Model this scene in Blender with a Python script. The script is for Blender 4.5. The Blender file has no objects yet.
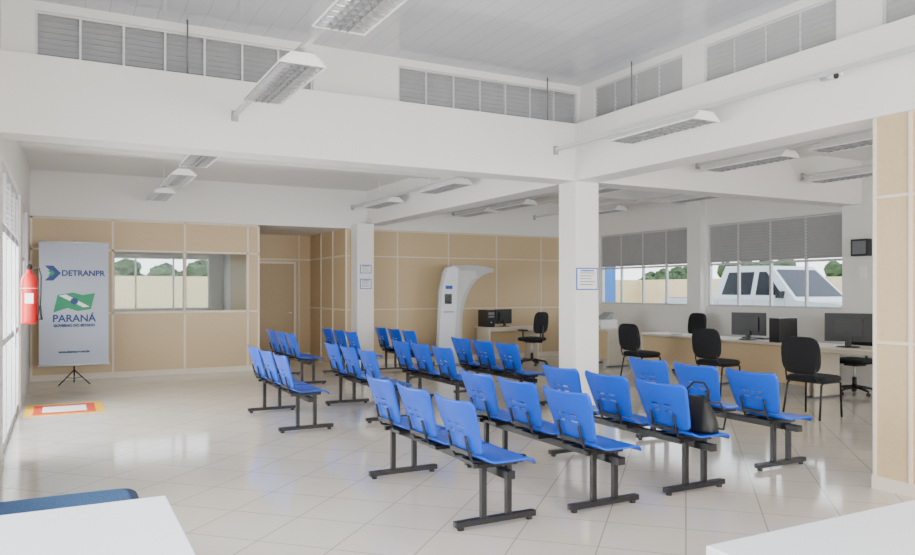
import bpy, bmesh, math, random
from mathutils import Vector, Matrix
random.seed(4)
pi=math.pi
# ---------------------------------------------------------------- materials
def mat(name,col,rough=.5,metal=0,emis=0,var=.04,scale=6,bump=0,spec=None,coat=0):
    m=bpy.data.materials.new(name); m.use_nodes=True
    nt=m.node_tree; b=nt.nodes['Principled BSDF']
    tc=nt.nodes.new('ShaderNodeTexCoord'); n=nt.nodes.new('ShaderNodeTexNoise'); n.inputs['Scale'].default_value=scale
    nt.links.new(tc.outputs['Object'],n.inputs['Vector'])
    r=nt.nodes.new('ShaderNodeValToRGB')
    r.color_ramp.elements[0].position=.3; r.color_ramp.elements[1].position=.7
    r.color_ramp.elements[0].color=(*[c*(1-var) for c in col],1)
    r.color_ramp.elements[1].color=(*[min(1,c*(1+var)) for c in col],1)
    nt.links.new(n.outputs['Fac'],r.inputs['Fac']); nt.links.new(r.outputs['Color'],b.inputs['Base Color'])
    b.inputs['Roughness'].default_value=rough; b.inputs['Metallic'].default_value=metal
    if spec is not None: b.inputs['Specular IOR Level'].default_value=spec
    if coat: b.inputs['Coat Weight'].default_value=coat
    if emis:
        b.inputs['Emission Color'].default_value=(*col,1); b.inputs['Emission Strength'].default_value=emis
    if bump:
        bp=nt.nodes.new('ShaderNodeBump'); bp.inputs['Strength'].default_value=bump; bp.inputs['Distance'].default_value=.01
        n2=nt.nodes.new('ShaderNodeTexNoise'); n2.inputs['Scale'].default_value=scale*15
        nt.links.new(tc.outputs['Object'],n2.inputs['Vector']); nt.links.new(n2.outputs['Fac'],bp.inputs['Height']); nt.links.new(bp.outputs['Normal'],b.inputs['Normal'])
    return m
WHITE=mat('white_paint',(.81,.795,.765),.6,var=.015,scale=1.2)
SLAB=mat('slab_paint',(.80,.79,.77),.7,var=.02,scale=1.0)
BEIGE=mat('beige_panel',(.60,.455,.27),.45,var=.03,scale=30)
TRIM=mat('white_trim',(.74,.67,.55),.4,var=.01)
ALU=mat('aluminium',(.62,.63,.64),.4,.3,var=.02)
SLAT=mat('louver_slat',(.38,.38,.38),.5,.1,var=.03)
BLUE=mat('blue_plastic',(.003,.085,.62),.3,var=.05,scale=3,spec=.35)
BLACK=mat('black_steel',(.008,.008,.010),.35,var=.1)
BLKPL=mat('black_plastic',(.014,.014,.016),.4,var=.1)
FABR=mat('black_fabric',(.010,.011,.014),.9,var=.2,scale=40,bump=.3)
LEATH=mat('black_leather',(.008,.008,.008),.35,var=.2,scale=20,bump=.3)
DESK=mat('desk_laminate',(.68,.61,.50),.4,var=.03,scale=20)
WTAB=mat('white_table',(.76,.80,.86),.35,var=.01)
LAMPW=mat('lamp_white',(.85,.85,.83),.35,var=.01)
LAMPI=mat('lamp_trough_inner',(.50,.50,.51),.25,.7,var=.02)
LAMPG=mat('lamp_louvre_blade',(.40,.40,.41),.3,.6,var=.02)
TUBE=mat('fluorescent_tube',(1,1,.97),.4,emis=2.0,var=0)
RED=mat('red_enamel',(.60,.012,.01),.3,var=.04)
YEL=mat('yellow_paint',(.82,.45,.02),.5,var=.04)
REDP=mat('red_floor_paint',(.66,.05,.015),.5,var=.05)
GREYP=mat('grey_laminate',(.36,.37,.39),.4,var=.02)
GREYL=mat('light_grey_laminate',(.50,.51,.53),.35,var=.02)
GREYD=mat('grey_dark',(.16,.17,.19),.4,var=.03)
BANW=mat('banner_vinyl',(.42,.46,.54),.5,var=.03,scale=1)
NAVY=mat('navy_print',(.01,.04,.18),.5)
GREEN=mat('green_print',(.005,.24,.10),.5)
PAPER=mat('paper',(.82,.83,.85),.6,var=.01)
SIGNB=mat('sign_blue',(.02,.12,.5),.5)
NAVF=mat('navy_fabric',(.012,.02,.06),.85,var=.2,scale=60,bump=.3)
TEALF=mat('blue_weave',(.025,.08,.20),.85,var=.4,scale=80,bump=.4)
CARW=mat('car_paint_white',(.62,.64,.66),.2,var=.01,coat=.5)
CARG=mat('car_window_dark',(.02,.025,.03),.15,var=.1,spec=.2)
RUB=mat('tyre_rubber',(.02,.02,.02),.8)
YARD=mat('yard_wall_paint',(.70,.57,.32),.8,var=.05,scale=2)
BLUEC=mat('blue_column_paint',(.05,.20,.55),.6)
LEAF=mat('foliage',(.05,.09,.03),.8,var=.5,scale=3)
BARK=mat('bark',(.12,.08,.05),.9,var=.3)
GROUND=mat('yard_paving',(.55,.52,.47),.85,var=.08,scale=3)
DOORB=mat('door_beige',(.46,.345,.20),.45,var=.03,scale=20)
DARKG=mat('screen_glass',(.01,.012,.016),.12)
def glassmat():
    m=bpy.data.materials.new('window_glass'); m.use_nodes=True; nt=m.node_tree
    for n in list(nt.nodes): nt.nodes.remove(n)
    o=nt.nodes.new('ShaderNodeOutputMaterial'); mx=nt.nodes.new('ShaderNodeMixShader'); t=nt.nodes.new('ShaderNodeBsdfTransparent'); g=nt.nodes.new('ShaderNodeBsdfGlossy')
    g.inputs['Roughness'].default_value=.03; t.inputs['Color'].default_value=(.93,.95,.95,1)
    lw=nt.nodes.new('ShaderNodeLayerWeight'); lw.inputs['Blend'].default_value=.15
    mm=nt.nodes.new('ShaderNodeMath'); mm.operation='MULTIPLY'; mm.inputs[1].default_value=.5
    nt.links.new(lw.outputs['Fresnel'],mm.inputs[0]); nt.links.new(mm.outputs[0],mx.inputs[0])
    nt.links.new(t.outputs[0],mx.inputs[1]); nt.links.new(g.outputs[0],mx.inputs[2]); nt.links.new(mx.outputs[0],o.inputs[0])
    return m
GLASS=glassmat()
def tilemat():
    m=bpy.data.materials.new('floor_tiles'); m.use_nodes=True; nt=m.node_tree; b=nt.nodes['Principled BSDF']
    tc=nt.nodes.new('ShaderNodeTexCoord'); mp=nt.nodes.new('ShaderNodeMapping'); mp.inputs['Rotation'].default_value=(0,0,pi/4)
    br=nt.nodes.new('ShaderNodeTexBrick'); br.offset=0; br.squash=1
    br.inputs['Scale'].default_value=1; br.inputs['Brick Width'].default_value=.5; br.inputs['Row Height'].default_value=.5
    br.inputs['Mortar Size'].default_value=.0045; br.inputs['Mortar Smooth'].default_value=.1; br.inputs['Bias'].default_value=0
    br.inputs['Color1'].default_value=(.68,.625,.55,1); br.inputs['Color2'].default_value=(.65,.60,.525,1); br.inputs['Mortar'].default_value=(.38,.345,.30,1)
    nt.links.new(tc.outputs['Object'],mp.inputs[0]); nt.links.new(mp.outputs[0],br.inputs['Vector'])
    n=nt.nodes.new('ShaderNodeTexNoise'); n.inputs['Scale'].default_value=1.5; n.inputs['Detail'].default_value=4
    nt.links.new(tc.outputs['Object'],n.inputs['Vector'])
    mx=nt.nodes.new('ShaderNodeMixRGB'); mx.blend_type='MULTIPLY'; mx.inputs[0].default_value=.08
    nt.links.new(br.outputs['Color'],mx.inputs[1]); nt.links.new(n.outputs['Fac'],mx.inputs[2])
    nt.links.new(mx.outputs[0],b.inputs['Base Color'])
    mr=nt.nodes.new('ShaderNodeMapRange'); mr.inputs[3].default_value=.05; mr.inputs[4].default_value=.14
    nt.links.new(n.outputs['Fac'],mr.inputs[0]); nt.links.new(mr.outputs[0],b.inputs['Roughness'])
    return m
TILE=tilemat()
def pvcmat():
    m=bpy.data.materials.new('pvc_ceiling'); m.use_nodes=True; nt=m.node_tree; b=nt.nodes['Principled BSDF']
    tc=nt.nodes.new('ShaderNodeTexCoord'); br=nt.nodes.new('ShaderNodeTexBrick'); br.offset=.5
    mp=nt.nodes.new('ShaderNodeMapping'); mp.inputs['Rotation'].default_value=(0,0,pi/2)
    br.inputs['Scale'].default_value=1; br.inputs['Brick Width'].default_value=6; br.inputs['Row Height'].default_value=.2
    br.inputs['Mortar Size'].default_value=.004; br.inputs['Mortar Smooth'].default_value=.3
    br.inputs['Color1'].default_value=(.60,.61,.65,1); br.inputs['Color2'].default_value=(.57,.58,.62,1); br.inputs['Mortar'].default_value=(.44,.44,.47,1)
    nt.links.new(tc.outputs['Object'],mp.inputs[0]); nt.links.new(mp.outputs[0],br.inputs['Vector']); nt.links.new(br.outputs['Color'],b.inputs['Base Color'])
    b.inputs['Roughness'].default_value=.10
    bp=nt.nodes.new('ShaderNodeBump'); bp.inputs['Strength'].default_value=.2; bp.inputs['Distance'].default_value=.01; bp.invert=True
    nt.links.new(br.outputs['Fac'],bp.inputs['Height']); nt.links.new(bp.outputs['Normal'],b.inputs['Normal'])
    return m
PVC=pvcmat()
# ---------------------------------------------------------------- mesh builder
class MB:
    def __init__(s): s.v=[];s.f=[];s.m=[];s.s=[];s.mats=[]
    def mi(s,m):
        if m not in s.mats: s.mats.append(m)
        return s.mats.index(m)
    def add(s,vs,fs,m,smooth=False,M=None):
        o=len(s.v); k=s.mi(m)
        for p in vs:
            p=Vector(p); s.v.append(M@p if M else p)
        for i,f in enumerate(fs):
            s.f.append([o+a for a in f]); s.m.append(k); s.s.append(smooth if not isinstance(smooth,list) else smooth[i])
        return s
    def box(s,x0,x1,y0,y1,z0,z1,m,M=None):
        return s.add([(x0,y0,z0),(x1,y0,z0),(x1,y1,z0),(x0,y1,z0),(x0,y0,z1),(x1,y0,z1),(x1,y1,z1),(x0,y1,z1)],
          [(0,3,2,1),(4,5,6,7),(0,1,5,4),(1,2,6,5),(2,3,7,6),(3,0,4,7)],m,False,M)
    def tube(s,pts,r,m,n=10,M=None,closed=False):
        pts=[Vector(p) for p in pts]; N=len(pts); vs=[]; 
        rs=r if isinstance(r,list) else [r]*N
        up=None
        for i,p in enumerate(pts):
            a=pts[max(0,i-1)]; b=pts[min(N-1,i+1)]; t=(b-a).normalized()
            if up is None: up=Vector((0,0,1)) if abs(t.z)<.9 else Vector((1,0,0))
            sd=t.cross(up).normalized(); u2=sd.cross(t).normalized(); up=u2
            for k in range(n):
                an=2*pi*k/n; vs.append(p+(sd*math.cos(an)+u2*math.sin(an))*rs[i])
        fs=[];sm=[]
        for i in range(N-1):
            for k in range(n):
                fs.append((i*n+k,i*n+(k+1)%n,(i+1)*n+(k+1)%n,(i+1)*n+k)); sm.append(True)
        fs.append(tuple(range(n))); fs.append(tuple((N-1)*n+k for k in range(n))); sm+= [False,False]
        return s.add(vs,fs,m,sm,M)
    def cyl(s,p0,p1,r,m,n=14,r2=None,M=None): return s.tube([p0,p1],[r,r if r2 is None else r2],m,n,M)
    def lathe(s,prof,m,c=(0,0,0),n=20,M=None):
        vs=[];fs=[]
        for r,z in prof:
            for k in range(n):
                a=2*pi*k/n; vs.append((c[0]+r*math.cos(a),c[1]+r*math.sin(a),c[2]+z))
        for i in range(len(prof)-1):
            for k in range(n): fs.append((i*n+k,i*n+(k+1)%n,(i+1)*n+(k+1)%n,(i+1)*n+k))
        sm=[True]*len(fs); fs+= [tuple(range(n)),tuple((len(prof)-1)*n+k for k in range(n))]; sm+=[False,False]
        return s.add(vs,fs,m,sm,M)
    def prism(s,out,t0,t1,axis,m,M=None):
        def P(a,b,t): return (t,a,b) if axis=='x' else ((a,t,b) if axis=='y' else (a,b,t))
        n=len(out); vs=[P(a,b,t0) for a,b in out]+[P(a,b,t1) for a,b in out]
        fs=[tuple(range(n)),tuple(range(n,2*n))]+[(i,(i+1)%n,n+(i+1)%n,n+i) for i in range(n)]
        return s.add(vs,fs,m,False,M)
    def shell(s,fn,nu,nv,th,m,skip=lambda i,j:False,M=None):
        P=[[Vector(fn(i/nu,j/nv)) for j in range(nv+1)] for i in range(nu+1)]
        vs=[];
        for i in range(nu+1):
            for j in range(nv+1):
                du=P[min(nu,i+1)][j]-P[max(0,i-1)][j]; dv=P[i][min(nv,j+1)]-P[i][max(0,j-1)]
                nn=du.cross(dv).normalized(); vs.append(P[i][j]); vs.append(P[i][j]-nn*th)
        def id(i,j,k): return 2*(i*(nv+1)+j)+k
        keep={(i,j) for i in range(nu) for j in range(nv) if not skip(i,j)}
        fs=[]
        for i,j in keep:
            fs.append((id(i,j,0),id(i+1,j,0),id(i+1,j+1,0),id(i,j+1,0)))
            fs.append((id(i,j,1),id(i,j+1,1),id(i+1,j+1,1),id(i+1,j,1)))
            for (di,dj,a,b) in ((-1,0,(i,j),(i,j+1)),(1,0,(i+1,j),(i+1,j+1)),(0,-1,(i,j),(i+1,j)),(0,1,(i,j+1),(i+1,j+1))):
                if (i+di,j+dj) not in keep:
                    fs.append((id(*a,0),id(*b,0),id(*b,1),id(*a,1)))
        return s.add(vs,fs,m,True,M)
    def cushion(s,c,h,m,e=.35,M=None,nu=24,nv=12):
        def sp(x,p): return math.copysign(abs(x)**p,x)
        vs=[];fs=[]
        for j in range(nv+1):
            ph=-pi/2+pi*j/nv
            for i in range(nu):
                th=2*pi*i/nu
                vs.append((c[0]+h[0]*sp(math.cos(ph),e)*sp(math.cos(th),e),c[1]+h[1]*sp(math.cos(ph),e)*sp(math.sin(th),e),c[2]+h[2]*sp(math.sin(ph),e*1.5)))
        for j in range(nv):
            for i in range(nu): fs.append((j*nu+i,j*nu+(i+1)%nu,(j+1)*nu+(i+1)%nu,(j+1)*nu+i))
        return s.add(vs,fs,m,True,M)
    def build(s,name,loc=(0,0,0),rz=0,bevel=0,parent=None):
        me=bpy.data.meshes.new(name); me.from_pydata([tuple(p) for p in s.v],[],s.f)
        for m in s.mats: me.materials.append(m)
        for p,k,sm in zip(me.polygons,s.m,s.s): p.material_index=k; p.use_smooth=sm
        bm=bmesh.new(); bm.from_mesh(me); bmesh.ops.remove_doubles(bm,verts=bm.verts,dist=1e-6); bmesh.ops.recalc_face_normals(bm,faces=bm.faces); bm.to_mesh(me); bm.free()
        me.update()
        o=bpy.data.objects.new(name,me); bpy.context.scene.collection.objects.link(o)
        o.location=loc; o.rotation_euler=(0,0,rz)
        if bevel:
            b=o.modifiers.new('bevel','BEVEL'); b.width=bevel; b.segments=2; b.limit_method='ANGLE'; b.angle_limit=math.radians(50)
        if parent: o.parent=parent
        return o
def dup(o,loc,rz=0):
    c=o.copy(); bpy.context.scene.collection.objects.link(c); c.location=loc; c.rotation_euler=(0,0,rz); return c
def T(x,y,z): return Matrix.Translation((x,y,z))
def R(a,ax): return Matrix.Rotation(a,4,ax)

def wall_boxes(mb,axis,p0,p1,a0,a1,z0,z1,openings,m):
    """solid wall with rectangular openings [(a0,a1,z0,z1)]"""
    def B(a,b,c,d):
        if b-a<1e-4 or d-c<1e-4: return
        if axis=='x': mb.box(a,b,p0,p1,c,d,m)
        else: mb.box(p0,p1,a,b,c,d,m)
    cur=a0
    for (oa,ob,oc,od) in sorted(openings):
        B(cur,oa,z0,z1); B(oa,ob,z0,oc); B(oa,ob,od,z1); cur=ob
    B(cur,a1,z0,z1)
# ---------------------------------------------------------------- shell
XL,XR,YB,YF=-.45,11.0,14.3,-2.0
ZB,ZS,ZC,ZP=2.85,3.54,4.08,2.77
MB().box(XL-.15,XR+.15,YF-.15,17.75,-.03,0,TILE).build('floor')
MB().box(-30,45,-30,50,-.2,-.03,GROUND).build('ground')
MB().box(12.0,23.9,2,26,-.03,.15,GROUND).build('parking_slab')
w=MB()
wall_boxes(w,'y',XL-.15,XL,YF-.15,7.65,0,ZC,[(.5,6.4,.9,2.8)],WHITE)  # unseen opening beside the camera, added to let light in
wall_boxes(w,'y',XL-.15,XL,7.65,17.6,0,ZS,[(7.75,11.1,0,2.75),(11.75,13.4,1.15,2.75)],WHITE)
w.build('wall_left')
w=MB(); wall_boxes(w,'y',XR,XR+.15,YF-.15,YB+.15,0,ZS,[(7.62,10.45,1.22,2.78),(10.9,13.7,1.22,2.78),(1.5,6.3,1.22,2.78)],WHITE)
w.box(XR-.12,XR,10.5,10.85,0,ZS,WHITE); w.box(XR-.12,XR,7.0,7.55,0,ZB,WHITE)
w.build('wall_right')
MB().box(XL,XR,YB,YB+.15,ZP,ZS,WHITE).build('wall_back')
w=MB(); wall_boxes(w,'x',YF-.15,YF,XL,XR,0,ZS,[(.2,5.2,.5,2.8),(6.2,10.6,.5,2.8)],WHITE); w.box(XL,5.85,YF-.15,YF,ZS,ZC,WHITE)  # unseen openings behind the camera, added to let light in
w.build('wall_front')
# ceilings
MB().box(XL-.15,6.0,YF-.15,7.8,ZC,ZC+.1,PVC).build('ceiling')
c=MB(); c.box(XL,XR+.15,7.65,YB+.15,ZS,ZS+.12,SLAB); c.box(5.85,XR+.15,YF-.15,7.65,ZS,ZS+.12,SLAB); c.build('ceiling_slab')
# beams
b=MB(); b.box(XL,5.5,7.3,7.65,ZB,ZS,WHITE); b.box(5.5,5.85,YF,YB,ZB,ZS,WHITE); b.box(5.85,XR,7.3,7.65,ZB,ZS,WHITE)
b.build('ceiling_beam',bevel=.006)
b=MB(); b.box(XL,5.5,10.9,11.1,ZS-.18,ZS,WHITE); b.box(5.85,XR,10.9,11.1,ZS-.3,ZS,WHITE); b.box(8.3,8.5,7.65,10.9,ZS-.3,ZS,WHITE);b.box(8.3,8.5,YF,7.3,ZS-.3,ZS,WHITE); b.box(8.3,8.5,11.1,YB,ZS-.3,ZS,WHITE); b.build('ceiling_joist')
MB().box(5.5,5.85,7.3,7.65,0,ZB,WHITE).build('column',bevel=.008)
MB().box(5.17,5.52,13.93,YB,0,ZB,WHITE).build('column',bevel=.008)
# clerestory walls
w=MB(); cl=[(-.2,2.32),(3.28,5.72)]
wall_boxes(w,'x',7.55,7.65,XL,5.85,ZS,ZC,[(a,b_,ZS+.01,4.0) for a,b_ in cl],WHITE); w.build('wall_clerestory_back')
cr=[(.1,1.6),(1.95,3.65),(4.04,5.5),(5.8,7.27)]
w=MB(); wall_boxes(w,'y',5.75,5.85,YF,7.55,ZS,ZC,[(a,b_,ZS+.01,4.0) for a,b_ in cr],WHITE); w.build('wall_clerestory_right')
wn=[0]
def window(L,H,gh,div,loc,rz,hdiv=False,depth=.06,slat=.055,fr=.035,mw=.018):
    """local x along, z up. glazing 0..gh, louvers gh..H"""
    wn[0]+=1; m=MB(); d=depth/2
    m.box(0,L,-d,d,0,fr,ALU); m.box(0,L,-d,d,H-fr,H,ALU); m.box(0,fr,-d,d,fr,H-fr,ALU); m.box(L-fr,L,-d,d,fr,H-fr,ALU)
    if gh>0 and gh<H: m.box(fr,L-fr,-d,d,gh-.02,gh+.02,ALU)
    for k in range(1,div):
        x=L*k/div; m.box(x-mw,x+mw,-d*.9,d*.9,fr,H-fr,ALU)
    if gh>.1:
        m.box(fr,L-fr,-.003,.003,fr,min(gh,H-fr),GLASS)
        if hdiv: m.box(fr,L-fr,-d*.8,d*.8,gh*.45-.02,gh*.45+.02,ALU)
    if gh<H-.05:
        z=gh+(.03 if gh else fr)+.01; 
        while z<H-fr-.01:
            M=T(0,0,z)@R(math.radians(-28),'X'); m.box(fr,L-fr,-.004,.004,-.006,slat+.006,SLAT,M); z+=slat
    return m.build('window_%d'%wn[0],loc,rz)
for a,b_ in cl: window(b_-a,.45,0,7,(a,7.6,ZS+.01),0,fr=.022,mw=.010,slat=.05)
for a,b_ in cr: window(b_-a,.45,0,4,(5.8,a,ZS+.01),pi/2,fr=.022,mw=.010,slat=.05)
window(2.83,1.56,.80,4,(XR+.07,7.62,1.22),pi/2)
window(2.80,1.56,.80,4,(XR+.07,10.9,1.22),pi/2)
window(4.8,1.56,.80,6,(XR+.07,1.5,1.22),pi/2)
window(1.65,1.6,.85,3,(XL-.07,11.75,1.15),pi/2)
window(5.9,1.9,1.2,6,(XL-.07,.5,.9),pi/2)  # glazing of the added near-left opening
window(5.0,2.3,2.3,4,(.2,YF-.07,.5),0); window(4.4,2.3,2.3,4,(6.2,YF-.07,.5),0)  # glazing of the openings added behind the camera for light
# glass entrance door, left
d=MB(); L=3.33
for x in (0,.82,1.66,2.5,3.27): d.box(x,x+.06,-.03,.03,0,2.74,ALU)
for z0,z1 in ((0,.08),(1.0,1.06),(2.08,2.16),(2.68,2.74)): d.box(.06,L-.06,-.025,.025,z0,z1,ALU)
d.box(.06,L-.06,-.004,.004,.08,2.08,GLASS)
z=2.18
while z<2.66: d.box(.06,L-.06,-.004,.004,-.005,.06,SLAT,T(0,0,z)@R(math.radians(-28),'X')); z+=.055
d.cyl((1.60,-.07,.9),(1.60,-.07,1.25),.012,ALU); d.cyl((1.60,-.07,.95),(1.60,-.03,.95),.008,ALU); d.cyl((1.60,-.07,1.2),(1.60,-.03,1.2),.008,ALU)
d.build('door_1',(XL-.05,7.76,0),pi/2)
# ---------------------------------------------------------------- partitions
p=MB(); y0,y1=YB+.03,YB+.09
wins=[(.84,1.97,1.16,2.2),(2.03,3.1,1.16,2.2)]
wall_boxes(p,'x',y0,y1,XL,3.35,0,ZP,wins,BEIGE)
def tr(x0,x1,z0,z1,yy=None): p.box(x0,x1,y0-.012,y1+.012,z0,z1,TRIM)
for x in (XL+.02,.81,2.0,3.13,3.33): tr(x-.018,x+.018,.1,ZP)
for z in (1.13,2.22,ZP-.02): tr(XL,3.35,z-.016,z+.016)
for a,b_,c0,c1 in wins:
    p.box(a,b_,YB+.055,YB+.061,c0,c1,GLASS)
p.box(XL,3.35,y0-.014,y1,0,.1,TRIM)
p.build('partition_wall')
p=MB(); wall_boxes(p,'x',y0,y1,5.06,XR,0,ZP,[],BEIGE)
for x in (5.08,6.2,7.4,8.6,9.8,XR-.02): tr(x-.014,x+.014,.1,ZP)
for z in (1.13,2.22,ZP-.02): tr(5.06,XR,z-.010,z+.010)
p.box(5.06,XR,y0-.014,y1,0,.1,TRIM)
p.build('partition_wall')
p=MB(); p.box(5.55,5.62,YF,3.58,0,ZB,BEIGE)
for y in (-1.5,-.3,.9,2.1,3.3,3.575): p.box(5.538,5.632,y-.012,y+.012,.1,ZB,TRIM)
for z in (1.13,2.24): p.box(5.54,5.63,YF,3.58,z-.012,z+.012,TRIM)
p.box(5.535,5.635,YF,3.595,0,.1,TRIM)
p.build('partition_wall')
# corridor
c=MB(); c.box(3.29,3.35,YB+.09,16.7,0,ZP,BEIGE); c.build('wall_corridor_left')
c=MB(); c.box(5.06,5.12,YB+.09,16.7,0,ZP,BEIGE)
for y in (15.1,15.9): c.box(5.048,5.06,y-.02,y+.02,0,ZP,TRIM)
for z in (1.13,2.22): c.box(5.048,5.06,YB+.09,16.7,z-.018,z+.018,TRIM)
c.build('wall_corridor_right')
c=MB(); c.box(3.29,5.12,16.7,16.8,0,ZP,BEIGE)
c.box(3.35,5.06,16.688,16.7,0,.1,TRIM); c.box(3.35,5.06,16.688,16.7,2.2,2.235,TRIM); c.box(4.78,4.81,16.688,16.7,.1,ZP,TRIM)
c.build('wall_corridor_end')
d=MB(); d.box(0,.88,-.04,-.002,.005,2.12,DOORB); d.box(-.05,0,-.05,-.002,0,2.17,TRIM); d.box(.88,.93,-.05,-.002,0,2.17,TRIM); d.box(0,.88,-.05,-.002,2.12,2.17,TRIM); d.cyl((.80,-.10,1.02),(.80,-.04,1.02),.018,ALU); d.cyl((.70,-.10,1.02),(.82,-.10,1.02),.009,ALU)
d.build('door_2',(3.78,16.688,0))
c=MB(); c.box(3.29,5.12,YB+.15,16.8,ZP,ZP+.06,SLAB); c.build('ceiling_corridor')
# back office beyond partition windows
w=MB(); wall_boxes(w,'x',17.6,17.75,XL-.15,3.35,0,ZP,[(-.1,3.0,1.1,2.25)],WHITE); w.build('wall_office_back')
MB().box(XL,3.29,YB+.15,17.75,ZP,ZP+.06,SLAB).build('ceiling_office')
MB().box(3.29,3.35,16.8,17.6,0,ZP,WHITE).build('wall_office_right')
window(3.1,1.15,1.15,4,(-.1,17.67,1.1),0)
# baseboards
MB().box(XL,XL+.012,.0,7.7,0,.08,TRIM).build('baseboard_left')
MB().box(XR-.012,XR,YF,6.98,0,.08,TRIM).build('baseboard_right')
# ---------------------------------------------------------------- waiting bench
def bench():
    m=MB()
    m.box(-.03,.03,-.93,.93,.335,.385,BLACK)
    for fy in (-.74,.74):
        m.box(-.30,.30,fy-.025,fy+.025,.022,.058,BLACK)
        for fx in (-.26,.26): m.cyl((fx,fy,0),(fx,fy,.024),.022,BLKPL)
        for px in (-.095,.095): m.box(px-.018,px+.018,fy-.018,fy+.018,.058,.40,BLACK)
        m.box(-.17,.16,fy-.018,fy+.018,.385,.415,BLACK)
    for sy in (-.64,0,.64):
        def seat(u,v):
            x=-.16+.385*u
            half=.275
            if u<.16: half-=.04*(1-u/.16)**2
            if u>.84: half-=.04*((u-.84)/.16)**2
            y=(v-.5)*2
            z=.452-.022*(1-y*y)*math.sin(pi*min(1,u*1.1))+ (-.045*((u-.8)/.2)**2 if u>.8 else 0)+(.025*((.15-u)/.15)**2 if u<.15 else 0)
            return (x,sy+y*half,z)
        m.shell(seat,14,12,.012,BLUE,M=None)
        def back(u,v):
            z=.49+.335*u; y=(v-.5)*2
            half=.220+.055*min(1,u*1.2)
            if u>.9: half-=.03*((u-.9)/.1)**2
            if u<.10: half-=.04*((.10-u)/.10)**2
            x=-.175-.095*u-.015*u*u-.035*(1-y*y)+.012
            zz=z+.015*(y*y)*(1 if u>.5 else 0)*(u-.5)*2 - .010*(1-u)*(y*y)
            return (x,sy+y*half,zz)
        m.shell(back,28,20,.010,BLUE,skip=lambda i,j:(i in (10,14) and j in (6,7,8,11,12,13)))
        for by in (-.12,.12):
            m.tube([(.12,sy+by,.425),(-.11,sy+by,.425),(-.185,sy+by,.435),(-.207,sy+by,.48),(-.228,sy+by,.56),(-.240,sy+by,.60)],.010,BLACK,8)
        m.box(-.14,.14,sy-.13,sy+.13,.385,.41,BLACK)
        m.box(-.217,-.195,sy-.13,sy+.13,.47,.50,BLACK)
    return m.build('waiting_bench')
first=None
spots=[(2.51,4.93),(3.38,4.90),(4.27,4.92),(5.50,5.13),
       (2.36,8.68),(3.40,8.80),(4.38,8.80),(5.40,8.95),
       (3.52,12.5),(4.55,12.5),(5.55,12.4)]
for x,y in spots:
    if first is None: first=bench(); first.location=(x,y,0)
    else: dup(first,(x,y,0))
# handbag on bench
h=MB()
def bagshell(u,v):
    a=2*pi*u; z=v
    w_=.20*(1-.35*z**3)*(.85+.15*math.sin(pi*min(1,z+.3))); t_=.09*(1-.75*z**2)
    return (t_*math.copysign(abs(math.sin(a))**.6,math.sin(a)),w_*math.copysign(abs(math.cos(a))**.6,math.cos(a))*(1+.04*math.sin(6*a+3*z)),.26*z+.01*math.sin(4*a)*z)
vs=[];fs=[];NU,NV=32,10
for j in range(NV+1):
    for i in range(NU): vs.append(bagshell(i/NU,j/NV))
for j in range(NV):
    for i in range(NU): fs.append((j*NU+i,j*NU+(i+1)%NU,(j+1)*NU+(i+1)%NU,(j+1)*NU+i))
fs.append(tuple(range(NU))); fs.append(tuple(NV*NU+i for i in range(NU)))
h.add(vs,fs,LEATH,True)
h.tube([(.02,-.12,.23),(.04,-.11,.30),(.05,-.05,.36),(.05,.05,.36),(.04,.11,.30),(.02,.12,.23)],.009,LEATH,8)
h.tube([(-.02,-.12,.23),(.08,-.18,.22),(.13,-.19,.12),(.14,-.16,.012),(.15,-.02,.012),(.12,.06,.012)],.008,LEATH,8)
h.box(.078,.086,-.03,.03,.13,.15,ALU)
h.build('handbag',(4.33,4.24,.452),.05)
# ---------------------------------------------------------------- luminaires
def lum():
    m=MB(); L=.60
    m.prism([(-.08,.085),(.08,.085),(.165,.012),(.165,0),(.160,0),(.157,.012),(.076,.079),(-.076,.079),(-.157,.012),(-.160,0),(-.165,0),(-.165,.012)],-L,L,'y',LAMPW)
    m.prism([(-.074,.0785),(.074,.0785),(.156,.010),(.152,.006),(.070,.072),(-.070,.072),(-.152,.006),(-.156,.010)],-L+.011,L-.011,'y',LAMPI)
    for e in (-L,L-.01): m.prism([(-.08,.08),(.08,.08),(.163,.002),(-.163,.002)],e,e+.01,'y',LAMPW)
    m.box(-.04,.04,-L*.9,L*.9,.085,.105,LAMPW)
    for x in (-.05,0,.05): m.box(x-.004,x+.004,-L+.01,L-.01,.000,.028,LAMPG)
    for k in range(13):
        y=-L+.04+k*(2*L-.08)/12; m.box(-.150,.150,y-.004,y+.004,.0,.028,LAMPG)
    for x in (-.08,.08): m.cyl((x,-L+.02,.045),(x,L-.02,.045),.013,TUBE,10)
    return m.build('fluorescent_lamp')
lf=None; RZ=3.2
for x,ys in ((1.47,(-.6,1.7,3.68,5.62,9.25,11.2,13.3)),(5.2,(2.0,5.54,10.2,12.7)),(7.5,(1.5,4.9,6.45,9.1,11.9,13.3)),(9.6,(3.2,6.5,9.3,11.9))):
    for y in ys:
        if lf is None: lf=lum(); lf.location=(x,y,RZ-.125)
        else: dup(lf,(x,y,RZ-.125))
    for a,b_ in ((YF,7.3),(7.65,YB)):
        m=MB(); m.box(x-.018,x+.018,a,b_,RZ-.02,RZ+.015,ALU)
        top=(ZC if (x<5.5 and a<0) else ZS); y=a+1.0
        if a>0 or x>5.5:
            while y<b_-.4: m.cyl((x,y,RZ+.01),(x,y,top),.006,LAMPW,8); y+=2.1
        m.box(x-.03,x+.03,b_-.02,b_,RZ-.06,RZ+.04,GREYP)
        m.build('lighting_rail')
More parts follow.
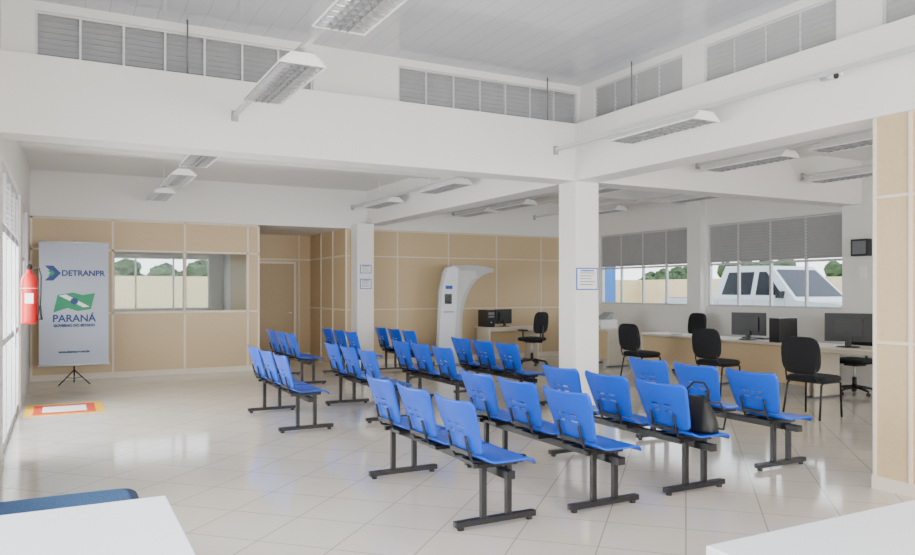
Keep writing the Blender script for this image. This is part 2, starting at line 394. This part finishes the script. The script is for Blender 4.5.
for x,y in ((1.06,7.42),(5.17,7.42),(5.63,6.45)):
    m=MB(); m.cyl((x,y,ZS+.02),(x,y,ZC),.008,GREYD,8); m.cyl((x,y,ZS),(x,y,ZS+.02),.03,GREYD,10); m.build('hanger_rod')
m=MB(); m.box(-.02,.0,-.03,.03,-.03,.03,LAMPW); m.cyl((-.02,0,0),(-.09,0,-.02),.008,LAMPW); m.cyl((-.10,.08,-.03),(-.13,-.06,-.05),.03,ALU); m.cyl((-.13,-.06,-.05),(-.132,-.066,-.051),.024,DARKG); o=m.build('security_camera',(5.5,3.84,3.26))
# ---------------------------------------------------------------- banner
bn=MB(); bn.box(-.5,.5,0,.006,0,1.98,BANW)
bn.cyl((-.52,.003,1.98),(.52,.003,1.98),.014,ALU); bn.cyl((-.52,.003,0),(.52,.003,0),.014,ALU)
bn.cyl((0,.03,-.12),(0,.03,2.0),.012,BLACK)
for a in (pi/2,pi/2+2*pi/3,pi/2-2*pi/3):
    bn.tube([(0,.03,-.08),(.26*math.cos(a),.03+.26*math.sin(a),-.31)],.010,BLACK,8)
    bn.tube([(0,.03,-.22),(.13*math.cos(a),.03+.13*math.sin(a),-.195)],.006,BLACK,6)
bn.prism([(-.42,1.60),(-.30,1.60),(-.19,1.48),(-.30,1.36),(-.42,1.36),(-.31,1.48)],-.004,0,'y',NAVY)
bn.prism([(-.38,1.52),(-.31,1.52),(-.275,1.48),(-.31,1.44),(-.38,1.44),(-.34,1.48)],-.006,-.001,'y',GREEN)
fl=[(-.24,1.13),(-.02,1.17),(.12,1.13),(.30,1.16),(.24,.90),(.05,.87),(-.10,.92),(-.30,.85)]
bn.prism(fl,-.004,0,'y',GREEN)
bn.prism([(-.22,1.12),(-.12,1.14),(.22,.94),(.13,.93)],-.006,-.002,'y',PAPER)
bn.lathe([(.055,0),(.055,.004)],NAVY,M=T(0,-.003,1.03)@R(pi/2,'X'))
BN=bn.build('banner_stand',(.20,13.55,.32))
def text(s,size,loc,m,par,align='CENTER'):
    c=bpy.data.curves.new('lettering','FONT'); c.body=s; c.size=size; c.align_x=align; c.extrude=.001; c.offset=.004; c.materials.append(m)
    o=bpy.data.objects.new('lettering',c); bpy.context.scene.collection.objects.link(o); o.parent=par; o.location=loc; o.rotation_euler=(pi/2,0,0); return o
text('DETRANPR',.125,(.13,-.004,1.44),NAVY,BN); text('PARANÁ',.16,(0,-.004,.70),NAVY,BN); text('GOVERNO DO ESTADO',.055,(0,-.004,.62),NAVY,BN); text('www.detran.pr.gov.br',.05,(0,-.004,.2),NAVY,BN)
# ---------------------------------------------------------------- fire extinguisher + floor mark
m=MB()
m.lathe([(.07,0),(.088,.015),(.09,.04),(.09,.50),(.082,.56),(.055,.60),(.03,.62),(.026,.66)],RED)
m.lathe([(.03,.66),(.034,.67),(.034,.70),(.02,.72)],BLKPL)
m.box(-.015,.015,-.12,.02,.70,.715,BLKPL,R(.2,'X')); m.box(-.012,.012,-.12,.02,.74,.75,BLKPL)
m.tube([(.03,0,.68),(.10,-.02,.68),(.125,-.03,.58),(.12,-.03,.35),(.115,-.03,.2)],.010,BLKPL,8)
m.tube([(.115,-.03,.22),(.115,-.035,.10),(.115,-.04,.05)],[.012,.022,.032],BLKPL,12)
m.prism([(-.045,.25),(.045,.25),(.045,.37),(-.045,.37)],-.093,-.086,'y',PAPER)
m.box(-.12,-.088,-.03,.03,.40,.46,ALU); m.tube([(.0+.093*math.cos(2*pi*k/20),.093*math.sin(2*pi*k/20),.43) for k in range(21)],.006,ALU,6)
m.build('fire_extinguisher',(-.33,10.35,1.12))
m=MB(); m.box(0,.9,0,1.0,0,.003,YEL); m.box(.1,.8,.1,.9,.003,.005,REDP); m.box(.2,.7,.25,.75,.005,.0065,PAPER); m.build('floor_marking',(-.40,10.35,0))
# ---------------------------------------------------------------- column notices
def notice(name,wd,ht,loc,rz=0,border=SIGNB):
    m=MB(); m.box(-wd/2,wd/2,-.006,0,0,ht,border); m.box(-wd/2+.014,wd/2-.014,-.008,-.006,.014,ht-.014,PAPER)
    for k in range(5):
        z=ht*(.75-.13*k); m.box(-wd*.34,wd*(.34-.08*(k%3)),-.009,-.008,z,z+ht*.035,GREYD)
    m.box(-wd*.3,wd*.3,-.009,-.008,ht*.84,ht*.9,SIGNB)
    return m.build(name,loc,rz)
notice('notice_sign',.33,.27,(5.67,7.3,1.53))
notice('notice_sign',.24,.17,(5.345,13.93,1.86)); notice('notice_sign',.24,.2,(5.345,13.93,1.55))
# ---------------------------------------------------------------- self service kiosk
m=MB()
body=[(.05,0),(.60,0),(.60,.55)]
for k in range(1,11):
    t=k/10*pi/2; body.append((.60+.74*(1-math.cos(t)),.80+1.10*math.sin(t)))
body+= [(1.37,1.97),(1.1,2.03),(.70,2.05),(.36,2.03),(.20,1.9),(.10,1.5)]
m.prism(body,.0,.10,'y',GREYL)
inner=[(.40,0.04),(.54,.04),(.54,.62)]
for k in range(1,8):
    t=k/8*pi/2; inner.append((.54+.52*(1-math.cos(t)),.9+.92*math.sin(t)))
inner+=[(.90,1.93),(.48,1.93)]
m.prism(inner,-.010,0,'y',ALU)
m.prism([(-.02,0),(.34,0),(.46,1.96),(.36,2.02),(.20,1.98),(.08,1.5)],-.12,-.0,'y',WTAB)
m.box(.14,.30,-.13,-.12,1.25,1.45,DARKG); m.box(.12,.32,-.18,-.12,1.08,1.10,GREYP); m.box(.16,.32,-.125,-.12,1.55,1.62,SIGNB); m.box(-.05,.75,-.16,.2,0,.03,GREYD)
K=m.build('self_service_kiosk',(6.68,13.5,0),0,bevel=.004)
# ---------------------------------------------------------------- desks
def desk(L,D,modesty,loc,rz=0):
    m=MB(); m.box(0,D,0,L,.72,.75,DESK)
    for y in (.03,L-.06): m.box(.06,D-.06,y,y+.03,.03,.72,DESK); m.box(.03,D-.03,y-.01,y+.04,0,.03,GREYD)
    if modesty: m.box(.08,.10,.06,L-.06,.16,.70,BEIGE)
    m.box(.12,D-.1,.06,L-.06,.66,.72,DESK)
    return m.build('office_desk',loc,rz,bevel=.004)
desk(1.75,.65,True,(9.3,8.75,0)); desk(1.75,.65,True,(9.3,6.98,0)); desk(1.75,.65,False,(9.3,5.21,0))
desk(1.3,.65,True,(7.85,14.0,0),-pi/2)
desk(.9,.6,True,(9.5,11.6,0))
def monitor(loc,rz,sc=1.0):
    m=MB(); M=T(0,0,.06)
    m.box(-.235,.235,-.02,.0,0,.31,BLKPL,M); m.box(-.22,.22,-.023,-.02,.015,.295,DARKG,M)
    m.box(-.14,.14,0,.03,.06,.25,BLKPL,M); m.box(-.03,.03,.01,.035,-.06,.10,BLKPL,M)
    m.cushion((0,.02,.008),(.12,.09,.008),BLKPL,.6)
    o=m.build('computer_monitor',loc,rz,bevel=.003); o.scale=(sc,sc,sc); return o
def keyboard(loc,rz):
    m=MB(); m.box(-.22,.22,-.07,.07,0,.018,BLKPL)
    for i in range(14):
        for j in range(4): m.box(-.21+i*.03,-.185+i*.03,-.06+j*.03,-.036+j*.03,.018,.024,GREYD)
    m.build('keyboard',loc,rz)
def pc(loc,rz):
    m=MB(); m.box(-.09,.09,-.2,.2,0,.36,BLKPL); m.box(-.07,.07,-.205,-.2,.26,.31,GREYD); m.box(-.07,.07,-.205,-.2,.20,.24,GREYD); m.cyl((0,-.207,.1),(0,-.2,.1),.012,ALU); m.build('computer_tower',loc,rz,bevel=.004)
monitor((9.55,8.22,.75),pi/2+.35,1.15); monitor((9.50,6.50,.75),pi/2+.5,1.25); monitor((9.62,5.85,.75),pi/2-.2,1.05)
keyboard((9.82,8.3,.75),pi/2); pc((9.6,7.62,.75),pi/2)
monitor((8.36,13.62,.75),pi+.2); pc((7.98,13.7,.75),0)
m=MB(); m.box(-.2,.2,-.17,.17,0,.18,LAMPW); m.prism([(-.15,.18),(.10,.18),(.13,.32),(.10,.33)],-.14,.14,'y',GREYP); m.box(-.25,-.2,-.12,.12,.03,.05,GREYD); m.build('printer',(9.8,12.05,.75),0,bevel=.01)
m=MB()
for k in range(6): m.box(-.105,.105,-.148,.148,k*.004,k*.004+.004,PAPER,R((k%3-1)*.05,'Z'))
m.build('paper_stack',(9.5,9.6,.75),0)
# ---------------------------------------------------------------- chairs
def swivel(loc,rz,arms=False,h=.50,name='office_chair'):
    m=MB()
    for k in range(5):
        a=2*pi*k/5+.3; e=(.29*math.cos(a),.29*math.sin(a))
        m.tube([(0,0,.115),(e[0]*.5,e[1]*.5,.10),(e[0],e[1],.075)],[.028,.022,.016],BLKPL,8)
        m.cyl((e[0],e[1],.075),(e[0],e[1],.05),.012,BLKPL,8)
        c,s_=math.cos(a+1.1),math.sin(a+1.1)
        for q in (-.018,.010): m.cyl((e[0]+s_*q,e[1]-c*q,.028),(e[0]+s_*(q+.012),e[1]-c*(q+.012),.028),.028,BLKPL,12)
    m.cyl((0,0,.09),(0,0,.25),.030,BLKPL); m.cyl((0,0,.25),(0,0,h-.07),.016,ALU)
    m.box(-.10,.10,-.12,.10,h-.08,h-.045,BLKPL)
    m.cushion((0,0,h-.01),(.24,.235,.045),FABR,.4)
    m.tube([(0,-.10,h-.06),(0,-.25,h-.06),(0,-.285,h+.0),(0,-.28,h+.16),(0,-.265,h+.28)],.02,BLKPL,8)
    m.cushion((0,0,0),(.215,.04,.22),FABR,.45,M=T(0,-.235,h+.33)@R(.12,'X'))
    if arms:
        for s_ in (-1,1): m.tube([(s_*.2,0,h-.05),(s_*.28,0,h-.04),(s_*.29,.0,h+.16)],.014,BLKPL,8); m.cushion((s_*.29,.0,h+.18),(.035,.13,.018),BLKPL,.5)
    return m.build(name,loc,rz)
def visitor(loc,rz):
    m=MB(); h=.46
    for s_ in (-1,1):
        m.tube([(s_*.23,.21,0),(s_*.22,.20,h-.05),(s_*.215,.17,h-.035),(s_*.21,-.16,h-.035),(s_*.215,-.20,h-.06),(s_*.235,-.27,0)],.0125,BLACK,8)
        m.tube([(s_*.20,-.10,h-.04),(s_*.20,-.24,h-.02),(s_*.19,-.275,h+.06),(s_*.185,-.30,h+.35)],.011,BLACK,8)
    m.cyl((-.21,.16,h-.035),(.21,.16,h-.035),.011,BLACK); m.cyl((-.21,-.14,h-.035),(.21,-.14,h-.035),.011,BLACK)
    m.cushion((0,0,h+.005),(.255,.24,.045),FABR,.4)
    m.cushion((0,0,0),(.245,.038,.225),FABR,.45,M=T(0,-.275,h+.29)@R(.10,'X'))
    return m.build('visitor_chair',loc,rz)
visitor((8.08,5.98,0),-pi/2+.1); visitor((8.6,7.95,0),-pi/2+.1); visitor((8.6,9.6,0),-pi/2)
swivel((10.35,10.3,0),pi/2,h=.55); swivel((10.3,6.95,0),pi/2)
swivel((8.5,12.75,0),.3,arms=True,h=.54)
# ---------------------------------------------------------------- foreground tables and stool
def table(x0,x1,y0,y1,name='white_table'):
    m=MB(); m.box(x0,x1,y0,y1,.715,.75,WTAB)
    for x in (x0+.03,x1-.08):
        for y in (y0+.03,y1-.08): m.box(x,x+.05,y,y+.05,0,.715,LAMPW)
    m.box(x0+.05,x1-.05,y0+.04,y0+.06,.64,.715,LAMPW); m.box(x0+.05,x1-.05,y1-.06,y1-.04,.64,.715,LAMPW)
    m.box(x0+.04,x0+.06,y0+.08,y1-.08,.64,.715,LAMPW); m.box(x1-.06,x1-.04,y0+.08,y1-.08,.64,.715,LAMPW)
    m.build(name,bevel=.006)
table(-.43,.355,1.3,3.03); table(1.74,3.5,.85,1.66)
m=MB(); m.cushion((0,0,.40),(.39,.52,.045),NAVF,.18,nu=48); m.cushion((0,0,.425),(.35,.48,.026),TEALF,.18,nu=48)
m.box(-.33,.33,-.45,.45,.31,.36,BLKPL)
for x in (-.31,.31):
    for y in (-.43,.43): m.cyl((x,y,0),(x,y,.33),.02,BLACK)
m.build('upholstered_stool',(-.02,4.0,0))
m=MB(); m.box(-.10,0,-.14,.14,0,.26,BLKPL); m.box(-.105,-.10,-.11,.11,.03,.23,GREYD); m.box(-.02,-.0,-.05,.05,-.35,-.15,LAMPW); m.build('wall_speaker',(XR-.12,7.20,2.05),0,bevel=.005)
# ---------------------------------------------------------------- outside
def car():
    m=MB(); 
    def arch(cx,r,z0): return [(cx+r*math.cos(pi-pi*k/10),z0+r*math.sin(pi-pi*k/10)) for k in range(11)]
    low=[(0.05,.42)]+arch(.95,.42,.38)[0:]+arch(3.85,.42,.38)+[(4.85,.45),(4.9,.6),(4.88,1.12),(3.2,1.12),(1.55,1.12),(1.35,1.10),(.35,1.03),(.08,.94),(0,.7)]
    m.prism(low,-.88,.88,'x',CARW)
    vs=[(-.86,1.35,1.10),(.86,1.35,1.10),(.86,3.4,1.12),(-.86,3.4,1.12),(-.68,2.05,1.80),(.68,2.05,1.80),(.68,3.2,1.82),(-.68,3.2,1.82)]
    m.add(vs,[(0,1,5,4),(1,2,6,5),(2,3,7,6),(3,0,4,7),(4,5,6,7),(0,3,2,1)],CARW)
    for s_ in (-1,1):
        def q(y,z): 
            t=(z-1.11)/(1.81-1.11); return (s_*(.86-.18*t+.006),y,z)
        m.add([q(1.66,1.20),q(2.30,1.20),q(2.30,1.68),q(2.13,1.68)],[(0,1,2,3)],CARG)
        m.add([q(2.42,1.20),q(3.18,1.20),q(3.08,1.68),q(2.42,1.68)],[(0,1,2,3)],CARG)
        m.box(s_*.90-.08,s_*.90+.08,1.62,1.72,1.14,1.28,BLKPL)
        for y in (2.18,3.05): m.box(s_*.885-.012,s_*.885+.012,y,y+.14,.98,1.01,ALU)
        for y in (1.58,2.35,3.25): m.box(s_*.881-.002,s_*.881+.002,y-.004,y+.004,.5,1.1,GREYD)
        for cy in (.95,3.85):
            M=T(s_*.76,cy,.38)@R(pi/2,'Y')
            m.lathe([(.24,-.11),(.36,-.11),(.38,-.08),(.38,.08),(.36,.11),(.24,.11)],RUB,M=M,n=28); m.lathe([(.05,-.115),(.24,-.10),(.24,.10),(.05,.115)],ALU,M=M,n=20)
        m.box(s_*.68-.16,s_*.68+.16,-.01,.12,.70,.86,ALU)
    def ws(x,t): return (x,1.35+.70*t-.008,1.10+.70*t+.008)
    m.add([ws(-.74,.10),ws(.74,.10),ws(.62,.88),ws(-.62,.88)],[(0,1,2,3)],CARG)
    m.box(-.84,.84,-.08,.06,.42,.62,GREYP); m.box(-.48,.48,-.02,.05,.66,.84,BLKPL)
    m.box(-.84,.84,4.85,4.98,.42,.6,GREYP)
    m.box(-.78,.78,3.45,4.82,1.12,1.13,BLKPL)
    return m.build('pickup_truck',(14.3,8.9,.15),0,bevel=.02)
car().scale=(1.02,1.08,1.06)
MB().box(24,24.2,-10,30,-.03,2.0,YARD).build('yard_wall')
MB().box(-12,24,27,27.2,-.03,2.0,YARD).build('yard_wall')
MB().box(12.1,12.4,14.8,15.1,.15,3.6,BLUEC).build('porch_column')
def tree(x,y,h):
    m=MB(); m.tube([(0,0,0),(.1,.05,h*.3),(0,.1,h*.6)],[.16,.12,.07],BARK,8)
    for k in range(18):
        a=random.uniform(0,2*pi); r=random.uniform(0,2.2); zc=h*random.uniform(.5,.86); rr=random.uniform(.3,.6)
        vs=[];fs=[];n=12;q=7
        for j in range(q+1):
            ph=-pi/2+pi*j/q
            for i in range(n):
                th=2*pi*i/n; d=rr*random.uniform(.75,1.2); vs.append((r*math.cos(a)+d*math.cos(ph)*math.cos(th),r*math.sin(a)+d*math.cos(ph)*math.sin(th),zc+d*.8*math.sin(ph)))
        for j in range(q):
            for i in range(n): fs.append((j*n+i,j*n+(i+1)%n,(j+1)*n+(i+1)%n,(j+1)*n+i))
        m.add(vs,fs,LEAF)
    m.build('tree',(x,y,-.03))
for x,y,h in ((28,15,2.8),(29,19,2.9),(28,24,3.0),(28,29,2.9),(28.5,11,2.8),(-2,31,2.9),(1.5,32,2.8),(5,31,2.9),(8,32,2.9)): tree(x,y,h)
# ---------------------------------------------------------------- lights
def area(name,loc,rot,sx,sy,P,col=(1,1,1)):
    l=bpy.data.lights.new(name,'AREA'); l.shape='RECTANGLE'; l.size=sx; l.size_y=sy; l.energy=P; l.color=col
    o=bpy.data.objects.new(name,l); bpy.context.scene.collection.objects.link(o); o.location=loc; o.rotation_euler=rot
area('fill_front',(2.7,YF+.02,1.75),(pi/2,0,0),5.0,2.3,470,(1,.98,.95))  # added fill lamp behind the camera, set in an unseen window
area('fill_front_right',(8.4,YF+.02,1.75),(pi/2,0,0),4.4,2.3,240,(1,.98,.95))  # added fill lamp behind the camera for the right bay
area('fill_left_near',(XL-.2,3.4,1.9),(0,-pi/2,0),1.9,5.8,280,(1,.98,.95))  # added fill lamp at the unseen near-left opening
area('daylight_left_far',(XL-.5,9.5,1.5),(0,-pi/2,0),2.6,3.6,400,(1,.99,.97))
wd=bpy.data.worlds.new('world'); bpy.context.scene.world=wd; wd.use_nodes=True; nt=wd.node_tree; bg=nt.nodes['Background']
tc=nt.nodes.new('ShaderNodeTexCoord'); sx=nt.nodes.new('ShaderNodeSeparateXYZ'); rp=nt.nodes.new('ShaderNodeValToRGB')
rp.color_ramp.elements[0].position=0; rp.color_ramp.elements[0].color=(.97,.98,1,1); rp.color_ramp.elements[1].position=.7; rp.color_ramp.elements[1].color=(.72,.81,1,1)
nt.links.new(tc.outputs['Generated'],sx.inputs[0]); nt.links.new(sx.outputs['Z'],rp.inputs[0]); nt.links.new(rp.outputs[0],bg.inputs[0]); bg.inputs[1].default_value=4.2
# ---------------------------------------------------------------- camera
cd=bpy.data.cameras.new('camera'); co=bpy.data.objects.new('camera',cd); bpy.context.scene.collection.objects.link(co)
co.location=(0,0,1.53); co.rotation_euler=(pi/2,0,math.radians(-28)); cd.sensor_width=36; cd.lens=747/915*36; cd.shift_y=12.5/915; cd.clip_start=.05
bpy.context.scene.camera=co
